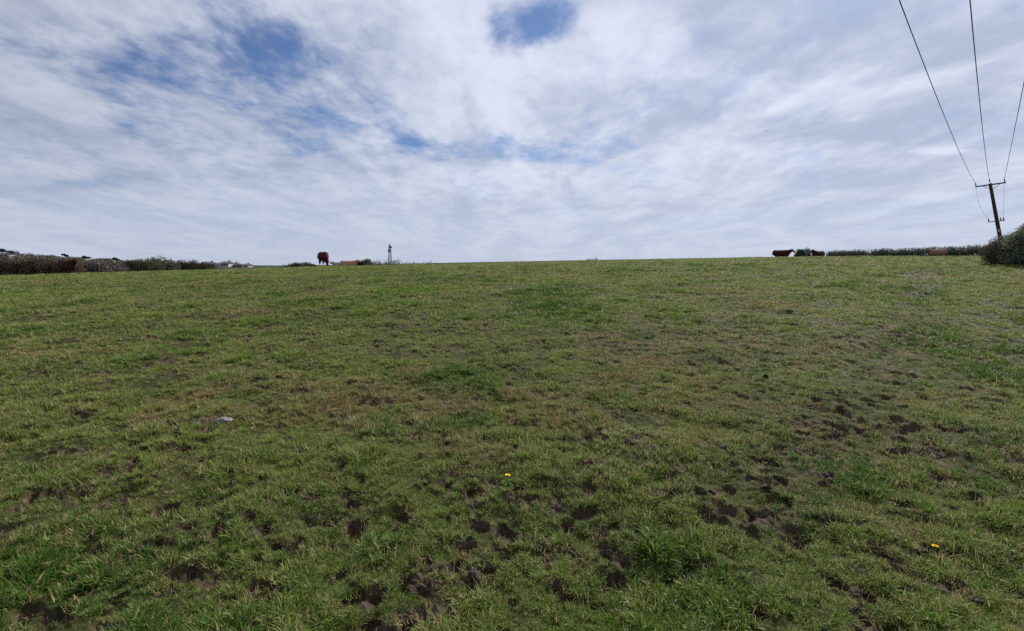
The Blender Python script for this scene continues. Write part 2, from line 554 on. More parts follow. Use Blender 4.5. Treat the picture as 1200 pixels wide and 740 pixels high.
def grass_material():
    m = bpy.data.materials.new('grass_blade')
    m.use_nodes = True
    k = N(m.node_tree)
    t = m.node_tree
    t.nodes.clear()
    hue = k.new('ShaderNodeAttribute', attribute_name='hue').outputs['Fac']
    tint = k.new('ShaderNodeAttribute', attribute_name='tint', attribute_type='INSTANCER').outputs['Fac']
    dry = k.new('ShaderNodeAttribute', attribute_name='dry', attribute_type='INSTANCER').outputs['Fac']
    fresh = k.mix(k.ramp(tint, 0, 1, smooth=False), (.036, .115, .010), (.132, .215, .030))
    fresh = k.mix(k.m('MULTIPLY', hue, .9), fresh, (.19, .21, .06))
    straw = k.mix(k.ramp(hue, 0, 1), (.17, .135, .052), (.42, .34, .17))
    c = k.mix(k.ramp(k.m('ADD', hue, k.m('MULTIPLY', dry, .75)), .62, .85), fresh, straw)
    d = k.new('ShaderNodeBsdfPrincipled')
    d.inputs['Roughness'].default_value = .55
    d.inputs['Specular IOR Level'].default_value = .12
    tr = k.new('ShaderNodeBsdfTranslucent')
    t.links.new(c, d.inputs['Base Color'])
    t.links.new(c, tr.inputs[0])
    mx = k.new('ShaderNodeMixShader')
    mx.inputs[0].default_value = .35
    t.links.new(d.outputs[0], mx.inputs[1])
    t.links.new(tr.outputs[0], mx.inputs[2])
    o = k.new('ShaderNodeOutputMaterial')
    t.links.new(mx.outputs[0], o.inputs[0])
    return m


def scatter(name, coll, pos, rot, scl, idx, **attrs):
    me = bpy.data.meshes.new(name)
    me.vertices.add(len(pos))
    me.vertices.foreach_set('co', np.asarray(pos, np.float32).ravel())
    me.attributes.new('rot', 'FLOAT_VECTOR', 'POINT').data.foreach_set('vector', np.asarray(rot, np.float32).ravel())
    me.attributes.new('scl', 'FLOAT_VECTOR', 'POINT').data.foreach_set('vector', np.asarray(scl, np.float32).ravel())
    me.attributes.new('idx', 'INT', 'POINT').data.foreach_set('value', np.asarray(idx, np.int32))
    for a, v in attrs.items():
        me.attributes.new(a, 'FLOAT', 'POINT').data.foreach_set('value', np.asarray(v, np.float32))
    o = link(name, me)
    g = bpy.data.node_groups.new(name + '_scatter', 'GeometryNodeTree')
    g.interface.new_socket('Geometry', in_out='INPUT', socket_type='NodeSocketGeometry')
    g.interface.new_socket('Geometry', in_out='OUTPUT', socket_type='NodeSocketGeometry')
    gi, go = g.nodes.new('NodeGroupInput'), g.nodes.new('NodeGroupOutput')
    ip = g.nodes.new('GeometryNodeInstanceOnPoints')
    ci = g.nodes.new('GeometryNodeCollectionInfo')
    ci.inputs['Collection'].default_value = coll
    ci.inputs['Separate Children'].default_value = True
    ci.inputs['Reset Children'].default_value = True
    ip.inputs['Pick Instance'].default_value = True

    def na(n, typ):
        x = g.nodes.new('GeometryNodeInputNamedAttribute')
        x.data_type = typ
        x.inputs['Name'].default_value = n
        return [s for s in x.outputs if s.enabled and s.name == 'Attribute'][0]
    er = g.nodes.new('FunctionNodeEulerToRotation')
    L = g.links.new
    L(gi.outputs[0], ip.inputs['Points'])
    L(ci.outputs[0], ip.inputs['Instance'])
    L(na('idx', 'INT'), ip.inputs['Instance Index'])
    L(na('rot', 'FLOAT_VECTOR'), er.inputs[0])
    L(er.outputs[0], ip.inputs['Rotation'])
    L(na('scl', 'FLOAT_VECTOR'), ip.inputs['Scale'])
    L(ip.outputs[0], go.inputs[0])
    md = o.modifiers.new('scatter', 'NODES')
    md.node_group = g
    return o


GM = grass_material()
tufts = bpy.data.collections.new('grass_tufts')
V = []
for i in range(5):      # three grazed rosettes, two low mats of thatch and short blades
    if i < 3: V.append(tuft('tuft_a%d' % i, 30, .022, .030, .075, .0054, 1.15, 1.5, GM, .14, 1, True))
    else: V.append(tuft('tuft_a%d' % i, 30, .065, .018, .045, .0042, 1.5, 1.0, GM, .5, i % 2))
for i in range(3): V.append(tuft('tuft_b%d' % i, 34, .040, .040, .085, .0078, 1.0, 1.5, GM, .06, 0, True))
for i in range(2): V.append(tuft('tuft_c%d' % i, 26, .070, .04, .095, .0034, 1.5, .9, GM, .65))
for o in V: tufts.objects.link(o)


def grass_points(n, r0, r1, power):
    """radii with density falling as r^-power per square metre"""
    e = 2 - power
    u = rng.random(n)
    r = (r0 ** e + u * (r1 ** e - r0 ** e)) ** (1 / e)
    t = rng.uniform(-R(57), R(57), n)
    return r * np.sin(t), r * np.cos(t), r


xs, ys, rs = [np.concatenate(q) for q in zip(grass_points(72000, 1.1, 6.5, .7), grass_points(340000, 5.5, 73, 1.1))]
md_ = mud_mask(xs, ys)
lu = lush_mask(xs, ys)
keep = rng.random(len(xs)) > np.clip(md_ * .88, 0, .76)
xs, ys, rs, md_, lu = xs[keep], ys[keep], rs[keep], md_[keep], lu[keep]
gap_ = fbm(xs / .42, ys / .5, 18, 4, .6)
keep = rng.random(len(xs)) < np.clip((gap_ - .32) * 7, .28, 1) * (1 - .7 * np.clip(surf_z(xs, ys, hole) * 1.3 - .1, 0, 1))
xs, ys, rs, md_, lu = xs[keep], ys[keep], rs[keep], md_[keep], lu[keep]
zs = surf_z(xs, ys)
n = len(xs)
grow = np.maximum(1, rs / 5.5) ** .42
mid = fbm(xs / .28, ys / .28, 15, 3)
mid2 = fbm(xs / .75, ys / .95, 16, 4, .6)
wm = sstep(4, 14, rs)
mid = mid * (1 - wm * .75) + mid2 * wm * .75
sc = rng.uniform(.65, 1.2, n) * (.25 + 1.3 * mid) * (.80 + .2 * sstep(6, 14, rs)) * (1 + .42 * np.minimum(lu, 1.1)) * (1 - .4 * md_) * (1 - .3 * track_mask(xs, ys))
pale = fbm(xs / 4.5, ys / 4.5, 101, 4)
fineN = fbm(xs / .6, ys / .6, 131, 3)
tint = np.clip((pale - .5) * 2.4 + (fineN - .5) * 1.8 + (fbm(xs / 1.6, ys / 1.1, 141, 3) - .5) * 1.4 + .50 - .7 * track_mask(xs, ys) + .24 * sstep(7, 16, rs) - .5 * np.minimum(lu, 1) + rng.normal(0, 1, n) * (.20 - .11 * sstep(8, 28, rs)), 0, 1)
dry = np.clip((fbm(xs / 2.1, ys / 2.1, 151, 4) - .5) * 2.6 + (fbm(xs / .4, ys / .4, 171, 3) - .5) * 1.6 + .0 + .35 * md_ - .12 * sstep(8, 20, rs) - .5 * lu + rng.normal(0, .1, n), 0, 1)
kindr = rng.random(n)
idx = np.where(kindr < .86 - .5 * np.minimum(lu, 1), np.where(rng.random(n) < .68, rng.integers(0, 3, n), rng.integers(3, 5, n)), np.where(kindr < .92, 5 + rng.integers(0, 3, n), 8 + rng.integers(0, 2, n)))
idx = np.where((lu > .5) & (idx >= 8), 6, idx)
# flat dead litter lying over the trodden mud
lx, ly, lr_ = grass_points(90000, 1.2, 14, .8)
lm = mud_mask(lx, ly)
k_ = rng.random(len(lx)) < np.clip(lm - .15, 0, 1) * .55
lx, ly = lx[k_], ly[k_]
q = len(lx)
xs, ys, zs = np.concatenate([xs, lx]), np.concatenate([ys, ly]), np.concatenate([zs, surf_z(lx, ly) + .004])
sc = np.concatenate([sc, rng.uniform(.35, .75, q)])
grow = np.concatenate([grow, np.ones(q)])
tint = np.concatenate([tint, rng.uniform(.3, .9, q)])
dry = np.concatenate([dry, rng.uniform(.55, 1., q)])
idx = np.concatenate([idx, rng.choice([3, 4, 8, 9], q)])
n = len(xs)
rot = np.stack([rng.normal(0, .18, n), rng.normal(0, .18, n), rng.uniform(0, 6.283, n)], -1)
s3 = np.stack([sc * grow * 1.05, sc * grow * 1.05, sc * grow ** .5], -1)
grass = scatter('grass', tufts, np.stack([xs, ys, zs], -1), rot, s3, idx, tint=tint, dry=dry)
tag(grass, 'short grazed pasture grass with straw coloured and lush green tufts', 'grass', kind='stuff')

# crumbled mud lying on the trodden ground
clod_mat = material('clod_mud', (.060, .043, .034), .85, .5, 9, bump=.6)
clods = bpy.data.collections.new('clod_shapes')
for i in range(4):
    bm = bmesh.new()
    bmesh.ops.create_icosphere(bm, subdivisions=2, radius=1)
    for v in bm.verts:
        k = .7 + .55 * random.random()
        v.co = Vector((v.co.x * k, v.co.y * k * .8, v.co.z * k * .55))
    me = bpy.data.meshes.new('clod')
    bm.to_mesh(me)
    bm.free()
    me.materials.append(clod_mat)
    clods.objects.link(bpy.data.objects.new('clod_%d' % i, me))
xs, ys, rs = grass_points(120000, 1.2, 16, .9)
m_ = mud_mask(xs, ys)
keep = rng.random(len(xs)) < np.clip(m_ - .15, 0, 1) * 1.
xs, ys = xs[keep], ys[keep]
n = len(xs)
cs = rng.gamma(2., .0055, n) + .004
scatter_o = scatter('mud_crumbs', clods, np.stack([xs, ys, surf_z(xs, ys) - cs * .1], -1), rng.uniform(0, 6.283, (n, 3)) * (.1, .1, 1), np.repeat(cs[:, None], 3, 1), rng.integers(0, 4, n))
tag(scatter_o, 'brown crumbs of trodden mud between the grass', 'mud', kind='stuff')
#--OBJECTS--

# ------------------------------------------------------------------ builders
class MB:
    """collects tubes, boxes and lathes into one mesh"""
    def __init__(s): s.bm = bmesh.new()
    def tube(s, pts, radii, seg=8, cap=True):
        pts = [Vector(p) for p in pts]
        if not hasattr(radii, '__len__'): radii = [radii] * len(pts)
        rings = []
        for i, p in enumerate(pts):
            d = (pts[min(i + 1, len(pts) - 1)] - pts[max(i - 1, 0)]).normalized()
            a = d.cross(Vector((0, 0, 1)) if abs(d.z) < .9 else Vector((1, 0, 0))).normalized()
            b = d.cross(a)
            rings.append([s.bm.verts.new(p + (a * math.cos(t) + b * math.sin(t)) * radii[i]) for t in [6.28318 * k / seg for k in range(seg)]])
        for r0, r1 in zip(rings[:-1], rings[1:]):
            for k in range(seg): s.bm.faces.new((r0[k], r0[(k + 1) % seg], r1[(k + 1) % seg], r1[k]))
        if cap:
            s.bm.faces.new(rings[0][::-1])
            s.bm.faces.new(rings[-1])
        return s
    def box(s, c, size, rot=None):
        m = Matrix.LocRotScale(Vector(c), rot, Vector(size))
        bmesh.ops.create_cube(s.bm, size=1, matrix=m)
        return s
    def ball(s, c, r, sub=2):
        bmesh.ops.create_icosphere(s.bm, subdivisions=sub, radius=1, matrix=Matrix.LocRotScale(Vector(c), None, Vector(r)))
        return s
    def poly(s, verts, faces):
        v = [s.bm.verts.new(p) for p in verts]
        for f in faces: s.bm.faces.new([v[i] for i in f])
        return s
    def build(s, name, mat, parent=None, bevel=0, smooth=False):
        if bevel: bmesh.ops.bevel(s.bm, geom=s.bm.edges[:], offset=bevel, segments=2, affect='EDGES', profile=.6)
        bmesh.ops.recalc_face_normals(s.bm, faces=s.bm.faces)
        me = bpy.data.meshes.new(name)
        s.bm.to_mesh(me)
        s.bm.free()
        me.materials.append(mat)
        if smooth: me.polygons.foreach_set('use_smooth', [True] * len(me.polygons))
        return link(name, me, parent)


def leaves(centers, spread, per, size, aspect=.55, up=0., flat=None):
    """numpy cloud of diamond leaf faces round clump centres"""
    c = np.repeat(np.asarray(centers, float), per, 0)
    n = len(c)
    sp = np.repeat(np.asarray(spread, float).reshape(-1, 1) if np.ndim(spread) else np.full((len(centers), 1), spread), per, 0)
    g = rng.normal(0, 1, (n, 3))
    g *= np.minimum(1, 1.9 / np.maximum(np.linalg.norm(g, axis=1, keepdims=True), .01))
    p = c + g * sp * (1, 1, .8)
    a = rng.normal(0, 1, (n, 3)) + (0, 0, up)
    a /= np.linalg.norm(a, axis=1, keepdims=True)
    b = np.cross(a, rng.normal(0, 1, (n, 3)))
    b /= np.linalg.norm(b, axis=1, keepdims=True)
    L = size * rng.uniform(.6, 1.35, (n, 1))
    v = np.stack([p - a * L, p + b * L * aspect, p + a * L, p - b * L * aspect], 1).reshape(-1, 3)
    return v, np.arange(n * 4).reshape(-1, 4)


def leaf_mesh(name, clouds, mat, parent):
    vs, fs, k = [], [], 0
    for v, f in clouds:
        vs.append(v)
        fs.append(f + k)
        k += len(v)
    return link(name, np_mesh(name, np.concatenate(vs), np.concatenate(fs), mat), parent)


bark = material('bark', (.045, .038, .032), .9, .4, 6, bump=.5)
dead_bark = material('grey_twig', (.075, .068, .060), .9, .4, 6)
L_thorn = leaf_material('thorn_leaf', (.105, .14, .09), (.175, .20, .13), (.21, .21, .15), 1.0, .42)
L_dark = leaf_material('dark_hedge_leaf', (.060, .076, .066), (.10, .115, .095), (.13, .13, .115), .8, .4)
L_brown = leaf_material('brown_twig', (.115, .088, .066), (.160, .134, .094), (.19, .17, .12), .35, .3)
L_olive = leaf_material('olive_shrub', (.090, .090, .055), (.130, .115, .078), (.17, .15, .11), .5, .2)
L_grey = leaf_material('grey_twig_shrub', (.12, .112, .10), (.16, .145, .13), (.2, .185, .16), .5, .1)
L_bramble = leaf_material('bramble_leaf', (.036, .042, .024), (.060, .060, .036), (.085, .068, .048), .6)
L_pine = leaf_material('pine_needle', (.018, .028, .032), (.030, .040, .044), (.040, .048, .052), .3, .1)


def shrub(name, x, y, w, d, h, lmat, label, cat='shrub', group=None, leaf=.10, dens=1., twigs=10, up=.4, lopside=0., seed=0, sink=.0, top_twigs=0, twig_len=.6):
    """many-stemmed shrub: forking stems under an uneven crown of leaf faces"""
    rnd = random.Random(seed * 131 + 5)
    z0 = gz(x, y) - sink
    t = thing(name, (x, y, z0), label, cat, group)
    st = MB()
    cl, spr = [], []
    for i in range(twigs):
        a = rnd.uniform(0, 6.283)
        k = math.sqrt(rnd.random())
        top = Vector((w / 2 * k * math.cos(a) * .85 + lopside * h * .4, d / 2 * k * math.sin(a) * .85, h * (1 - .45 * k * k) * rnd.uniform(.70, .95)))
        b0 = Vector((top.x * .22, top.y * .22, -.15))
        midp = b0.lerp(top, .5) + Vector((rnd.uniform(-.1, .1) * w, rnd.uniform(-.1, .1) * d, .05 * h))
        st.tube([b0, midp, top], [.05 * h ** .5, .03 * h ** .5, .012], 5)
        for q in range(3):
            e = midp.lerp(top, rnd.uniform(.1, .8))
            f = e + Vector((rnd.uniform(-.22, .22) * w, rnd.uniform(-.22, .22) * d, rnd.uniform(0, .22) * h))
            st.tube([e, f], [.02 * h ** .5, .008], 4)
            cl.append(f)
        cl.append(top)
        cl.append(midp)
    m = int(34 * dens)
    for i in range(m):     # clumps fill the outer shell down to the ground, unevenly
        a, k = rnd.uniform(0, 6.283), rnd.uniform(.45, 1.) ** .6
        zz_ = rnd.random() ** .8
        wall = math.sqrt(max(0, 1 - (zz_ * .96) ** 2.4))
        cl.append(Vector((w / 2 * k * wall * math.cos(a) + lopside * h * zz_ * .4, d / 2 * k * wall * math.sin(a), h * (.06 + .86 * zz_))))
    for i in range(top_twigs):
        a = rnd.uniform(0, 6.283)
        b0 = Vector((w * .38 * rnd.uniform(-1, 1), d * .3 * math.sin(a), h * rnd.uniform(.72, .9)))
        p = [Vector((b0.x * .3, b0.y * .3, h * .25)), b0]
        dr = Vector((rnd.uniform(-.5, .6), rnd.uniform(-.3, .3), 1)).normalized()
        for q in range(4):
            p.append(p[-1] + dr * twig_len * .3)
            dr = (dr + Vector((rnd.uniform(-.5, .6), rnd.uniform(-.3, .3), rnd.uniform(-.4, .2)))).normalized()
            if q: st.tube([p[-1], p[-1] + (dr + Vector((rnd.uniform(-1, 1), 0, rnd.uniform(-.2, .8)))).normalized() * twig_len * .33], [.010, .005], 3)
        st.tube(p, [.024, .02, .016, .013, .010, .006], 4)
    st.build('stems', bark if lmat not in (L_grey, L_brown) else dead_bark, t)
    cl = np.array([tuple(c) for c in cl])
    leaf_mesh('foliage', [leaves(cl, .085 * (w + h) / 2 + .1, int(90 * dens), leaf, .5, up)], lmat, t)
    return t


def hedge(name, a, b, h0, h1, wid, lmat, label, clumps, per, leaf, ragged=.25, bare=0, seed=0, up=.3, cat='hedge', wob=.35):
    """field hedge from a to b with a ragged top and upright bare shoots"""
    rnd = random.Random(seed)
    a, b = Vector(a), Vector(b)
    L = (b - a).length
    t = thing(name, (a.x, a.y, gz(a.x, a.y)), label, cat)
    org = Vector((a.x, a.y, gz(a.x, a.y)))
    dr = (b - a).normalized()
    nr = Vector((-dr.y, dr.x, 0))
    cl, st = [], MB()

    def top(u):
        s_ = u * L
        base = h0 + (h1 - h0) * u
        return base * (1 + ragged * (2 * float(fbm(np.array([s_ / 2.2 + seed * 9.]), np.array([.5]), 3, 3)[0]) - 1))
    for i in range(clumps):
        u = rnd.random()
        p = a + dr * (u * L) + nr * rnd.uniform(-.5, .5) * wid
        hh = top(u) * (.04 + .92 * rnd.random() ** .75)
        cl.append((p.x - org.x, p.y - org.y, gz(p.x, p.y) - org.z + hh))
    for i in range(int(L / 1.1)):
        u = (i + rnd.random()) / int(L / 1.1)
        p = a + dr * (u * L) + nr * rnd.uniform(-.2, .2) * wid
        g = Vector((p.x - org.x, p.y - org.y, gz(p.x, p.y) - org.z))
        st.tube([g + Vector((0, 0, -.1)), g + Vector((rnd.uniform(-.3, .3), 0, top(u) * .5)), g + Vector((rnd.uniform(-.5, .5), 0, top(u) * .9))], [.05, .035, .012], 4)
    for i in range(bare):
        u = rnd.random()
        p = a + dr * (u * L) + nr * rnd.uniform(-.4, .4) * wid
        g = Vector((p.x - org.x, p.y - org.y, gz(p.x, p.y) - org.z + top(u) * .7))
        tip = g + Vector((rnd.uniform(-.35, .35), rnd.uniform(-.2, .2), top(u) * rnd.uniform(.25, .55)))
        st.tube([g, tip], [.022, .010], 3)
        e = g.lerp(tip, .6)
        st.tube([e, e + Vector((rnd.uniform(-.3, .3), 0, rnd.uniform(.1, .35)))], [.014, .007], 3)
    st.build('stems', bark, t)
    leaf_mesh('foliage', [leaves(np.array(cl), wob, per, leaf, .45, up)], lmat, t)
    return t


# ------------------------------------------------------------------ cattle
def hide(name, c, white=(.45, .42, .38), sock=.0):
    m = bpy.data.materials.new(name)
    m.use_nodes = True
    k = N(m.node_tree)
    b = m.node_tree.nodes['Principled BSDF']
    a = k.new('ShaderNodeAttribute', attribute_name='coat').outputs['Fac']
    co = k.new('ShaderNodeTexCoord').outputs['Object']
    n = k.noise(co, 5, 5, .6)
    cc = k.mix(k.ramp(n, .3, .7), tuple(x * .75 for x in c), tuple(x * 1.2 for x in c))
    cc = k.mix(k.ramp(a, .35, .65), cc, white)
    cc = k.mix(k.ramp(a, 1.4, 1.6), cc, (.02, .017, .015))
    m.node_tree.links.new(cc, b.inputs['Base Color'])
    b.inputs['Roughness'].default_value = .7
    b.inputs['Specular IOR Level'].default_value = .05
    return m


def cow(name, loc, heading, pose, mat, label, scale=1., group='cattle grazing on the field', sock=False, hornless=True, up_head=0.):
    """one continuous body: tapered limbs fused by a voxel remesh. Faces +X before turning by heading."""
    bm = bmesh.new()
    drop = {'lie': -.58}.get(pose, 0)

    def limb(pts):
        for (p, r), (q, s) in zip(pts[:-1], pts[1:]):
            p, q = Vector(p), Vector(q)
            n = max(2, int((q - p).length / (.35 * min(r, s))) + 1)
            for i in range(n + 1):
                f = i / n
                bmesh.ops.create_icosphere(bm, subdivisions=2, radius=r + (s - r) * f, matrix=Matrix.Translation(p.lerp(q, f)))

    def ell(c, r):
        bmesh.ops.create_icosphere(bm, subdivisions=3, radius=1, matrix=Matrix.LocRotScale(Vector(c), None, Vector(r)))
    d = drop
    ell((-.13, 0, 1.00 + d), (.95, .41, .45))                       # barrel and belly
    ell((.52, 0, 1.01 + d), (.40, .34, .46))                        # chest
    ell((.42, 0, 1.22 + d), (.34, .20, .22))                        # withers
    ell((-.76, 0, 1.08 + d), (.37, .36, .40))                       # rump
    ell((-.82, .15, 1.26 + d), (.16, .12, .12))
    ell((-.82, -.15, 1.26 + d), (.16, .12, .12))
    limb([((-.8, 0, 1.30 + d), .14), ((.45, 0, 1.32 + d), .15)])    # straight back line
    if pose == 'graze':
        neck, poll, muz = (.90, 0, .88), (1.04, .02, .50), (1.14, .03, .12)
    elif pose == 'half':
        neck, poll, muz = (.95, 0, 1.29), (1.15, .02, 1.43), (1.44, .05, 1.20)
    else:
        neck, poll, muz = (.92, 0, 1.30 + d), (1.10, 0, 1.46 + d), (1.42, 0, 1.29 + d)
    limb([((.58, 0, 1.16 + d), .31), (neck, .23), (poll, .155)])
    limb([((.66, 0, .86 + d), .24), (neck, .17)])                   # dewlap
    pv, mv = Vector(poll), Vector(muz)
    limb([(poll, .155), (pv.lerp(mv, .5), .125), (pv.lerp(mv, .88), .098), (muz, .098)])
    limb([(pv.lerp(mv, .25) + Vector((0, 0, -.05)), .11), (pv.lerp(mv, .8) + Vector((-.01, 0, -.03)), .065)])   # jaw
    f = (mv - pv).normalized()
    side = Vector((0, 1, 0))
    for sg in (1, -1):
        e0 = pv + side * sg * .11 - f * .02
        limb([(e0, .04), (e0 + side * sg * .12 + Vector((0, 0, -.01)), .055), (e0 + side * sg * .23 + Vector((0, 0, -.05)), .02)])    # ear
        limb([(pv.lerp(mv, .32) + side * sg * .105, .028), (pv.lerp(mv, .36) + side * sg * .105, .028)])                            # eye ridge
        limb([(mv + side * sg * .045 + f * .03, .045), (mv + side * sg * .04 + f * .04, .04)])                                      # nostril
    if pose == 'lie':
        for sg in (1, -1):
            limb([((.50, .18 * sg, .36), .15), ((.78, .25 * sg, .14), .085), ((.50, .30 * sg, .07), .06), ((.40, .30 * sg, .05), .055)])
            limb([((-.66, .20 * sg, .40), .24), ((-.30, .36 * sg, .26), .14), ((-.66, .42 * sg, .10), .075), ((-.30, .46 * sg, .06), .05)])
        limb([((-1.0, .02, .66), .05), ((-1.1, .1, .35), .03), ((-1.0, .22, .07), .045)])
    else:
        for sg in (1, -1):
            s = .05 * sg
            limb([((.48, .17 * sg, .88), .155), ((.50 + s, .17 * sg, .62), .095), ((.52 + s, .17 * sg, .44), .068), ((.50 + s, .17 * sg, .15), .045), ((.53 + s, .17 * sg, .05), .062)])
            limb([((-.68, .19 * sg, .98), .23), ((-.52 - s, .20 * sg, .72), .14), ((-.80 - s, .19 * sg, .47), .072), ((-.74 - s, .19 * sg, .15), .047), ((-.70 - s, .19 * sg, .05), .062)])
        limb([((-1.02, 0, 1.30), .05), ((-1.11, .01, 1.05), .03), ((-1.10, .03, .62), .028), ((-1.08, .03, .46), .055), ((-1.08, .03, .34), .02)])
        ell((-.45, 0, .70), (.16, .13, .10))
    me = bpy.data.meshes.new(name)
    bm.to_mesh(me)
    bm.free()
    tmp = link('cow_tmp', me)
    r = tmp.modifiers.new('r', 'REMESH')
    r.mode, r.voxel_size = 'VOXEL', .026
    s = tmp.modifiers.new('s', 'SMOOTH')
    s.factor, s.iterations = .5, 3
    dg = bpy.context.evaluated_depsgraph_get()
    out = bpy.data.meshes.new_from_object(tmp.evaluated_get(dg))
    bpy.data.objects.remove(tmp)
    out.name = name
    out.materials.clear()
    out.materials.append(mat)
    co = np.empty(len(out.vertices) * 3, np.float32)
    out.vertices.foreach_get('co', co)
    co = co.reshape(-1, 3)
    coat = np.zeros(len(co), np.float32)
    if sock: coat = np.where((co[:, 2] < .34) & (co[:, 0] < .85), 1., coat)
    coat = np.where(co[:, 2] < .055, 2., coat) if pose != 'lie' else coat
    coat = np.where(np.linalg.norm(co - np.array(muz), axis=1) < .09, 2. if not sock else 1., coat)
    eye = [np.linalg.norm(co - np.array(pv.lerp(mv, .34) + side * sg * .125), axis=1) < .03 for sg in (1, -1)]
    coat = np.where(eye[0] | eye[1], 2., coat)
    out.attributes.new('coat', 'FLOAT', 'POINT').data.foreach_set('value', coat.astype(np.float32))
    out.polygons.foreach_set('use_smooth', np.ones(len(out.polygons), bool))
    o = link(name, out)
    o.location = loc
    o.rotation_euler = (0, 0, heading)
    o.scale = (scale,) * 3
    return tag(o, label, 'cow', group)


def stand(px, Y, dz=0.):
    """a place on the ground at depth Y in the direction of picture column px"""
    x = (px - 600) / F * Y / math.cos(PITCH) * math.cos(PITCH)
    return Vector((x, Y, gz(x, Y) + dz))


H_red = hide('dark_red_hide', (.072, .014, .014))
H_brown = hide('brown_hide', (.052, .018, .016))
H_tan = hide('tan_hide', (.36, .23, .15))
H_fawn = hide('pale_fawn_hide', (.30, .17, .12))
H_grey = hide('dun_hide', (.28, .24, .21))
cow('cow', stand(380.5, 50, -.01), R(-55), 'graze', H_red, 'dark red cow with pale feet, grazing alone against the sky', 1.02, sock=True)
cow('cow', stand(410, 62), R(10), 'lie', H_tan, 'tan cow lying on the crest with its head raised, by bare bushes', .95)
cow('cow', stand(399, 66), R(172), 'lie', H_grey, 'pale dun cow lying low behind the tan cow', .9)
cow('cow', stand(914, 73), R(-30), 'half', H_brown, 'dark brown cow standing on the skyline, head held up to one side', 1.08)
cow('cow', stand(956, 70, .25), R(-150), 'lie', H_brown, 'dark brown cow lying at the end of the dark hedge', 1.15)
cow('cow', stand(1095, 66), R(150), 'stand', H_fawn, 'pale fawn cow standing in front of the dark hedge', .92)
cow('cow', stand(82, 48), R(-24), 'half', H_brown, 'dark brown cow standing against the brown hedge', 1.06)

# ------------------------------------------------------------------ leaning power pole and its wires
POLE_Y = 50.0
wood = material('tarred_pole_wood', (.050, .036, .030), .85, .35, 3, bump=.4)
arm_wood = material('crossarm_steel', (.060, .055, .052), .6, .3, 5)
porcelain = material('insulator_glaze', (.10, .085, .075), .3, .2, 5)
galv = material('galvanised_steel', (.22, .22, .22), .5, .3, 8, metal=.5)
alum = material('weathered_conductor', (.055, .055, .060), .6, .2, 2)
plate = material('pale_pole_sign', (.40, .38, .32), .6, .2, 6)
p_top, p_low = at(1160.2, 215, POLE_Y), at(1172, 279, POLE_Y)
axis = (p_top - p_low).normalized()
foot = p_low - axis * ((p_low.z - gz(p_low.x, p_low.y) + .4) / axis.z)
Lp = (p_top - foot).length
T = thing('power_pole', tuple(foot), 'leaning wooden power pole with crossarm, rising behind the big bush', 'power pole')
rel = lambda p: Vector(p) - foot
MB().tube([(0, 0, 0), axis * Lp * .5, axis * Lp * .997, axis * Lp], [.17, .15, .125, .09], 14).build('pole', wood, T, smooth=False)
armd = (at(1176, 214.6, POLE_Y - 1.45) - at(1139.8, 219.6, POLE_Y + .55))
armc = rel((at(1176, 214.6, POLE_Y - 1.45) + at(1139.8, 219.6, POLE_Y + .55)) / 2)
armu = armd.normalized()
e0, e1 = armc - armd / 2, armc + armd / 2
fw = armu.cross(axis).normalized()
cen = axis * (Lp - .16) - fw * .18
e0, e1 = cen - armu * armd.length * .53, cen + armu * armd.length * .47
q = armu.to_track_quat('X', 'Z')
MB().box((e0 + e1) / 2, (armd.length, .11, .12), q).build('crossarm', arm_wood, T, bevel=.008)
for sg, f in ((-1, .20), (1, .20)):
    MB().tube([cen + armu * sg * .62 + axis * -.06 - fw * .03, axis * (Lp - .62) - fw * .15 + armu * sg * .06], [.026, .026], 6).build('brace', galv, T)
tops = []
for p in (e0 + armu * .07, axis * Lp + axis * .02, e1 - armu * .07):
    bse = p + axis * (.06 if p is not None else 0)
    ins = MB()
    ins.tube([bse - axis * .03, bse + axis * .10], [.018, .018], 6)
    ins.tube([bse + axis * .07, bse + axis * .10, bse + axis * .12, bse + axis * .16, bse + axis * .18, bse + axis * .24, bse + axis * .27], [.05, .075, .045, .068, .04, .052, .03], 10)
    ins.build('insulator', porcelain, T)
    tops.append(foot + bse + axis * .27)
# lower arm with its fuse gear, sign plate
la = rel(at(1165.5, 259.8, POLE_Y - .2))
laL, laR = rel(at(1158, 260.5, POLE_Y - .2)), rel(at(1177, 258.5, POLE_Y - .2))
MB().tube([laL, laR], [.045, .045], 6).build('lower_arm', arm_wood, T)
for p in (laL + armu * .06, laR - armu * .25, laR - armu * .04):
    MB().tube([p + axis * .03, p + axis * .10, p + axis * .13, p + axis * .22, p + axis * .25, p + axis * .34], [.03, .06, .04, .06, .035, .03], 8).build('fuse_insulator', porcelain, T)
ps = rel(at(1170.1, 270.5, POLE_Y - .25))
MB().box(ps, (.22, .03, .30), axis.to_track_quat('Z', 'Y')).build('sign_plate', plate, T, bevel=.004)


def sagline(a, b, sag, n=26):
    a, b = Vector(a), Vector(b)
    return [a.lerp(b, i / n) + Vector((0, 0, -sag * 4 * (i / n) * (1 - i / n))) for i in range(n + 1)]


dl = sagline(tops[0] - foot - axis * .12, laL + axis * .34 + armu * .06, 0.35, 14)
dl = [p + armu * (.35 * math.sin(math.pi * i / 14)) * -.4 for i, p in enumerate(dl)]
MB().tube(dl, .008, 5).build('jumper_wire', alum, T)
MB().tube(sagline(tops[2] - foot - axis * .12, laR + axis * .34 - armu * .04, .05, 10), .008, 5).build('jumper_wire', alum, T)
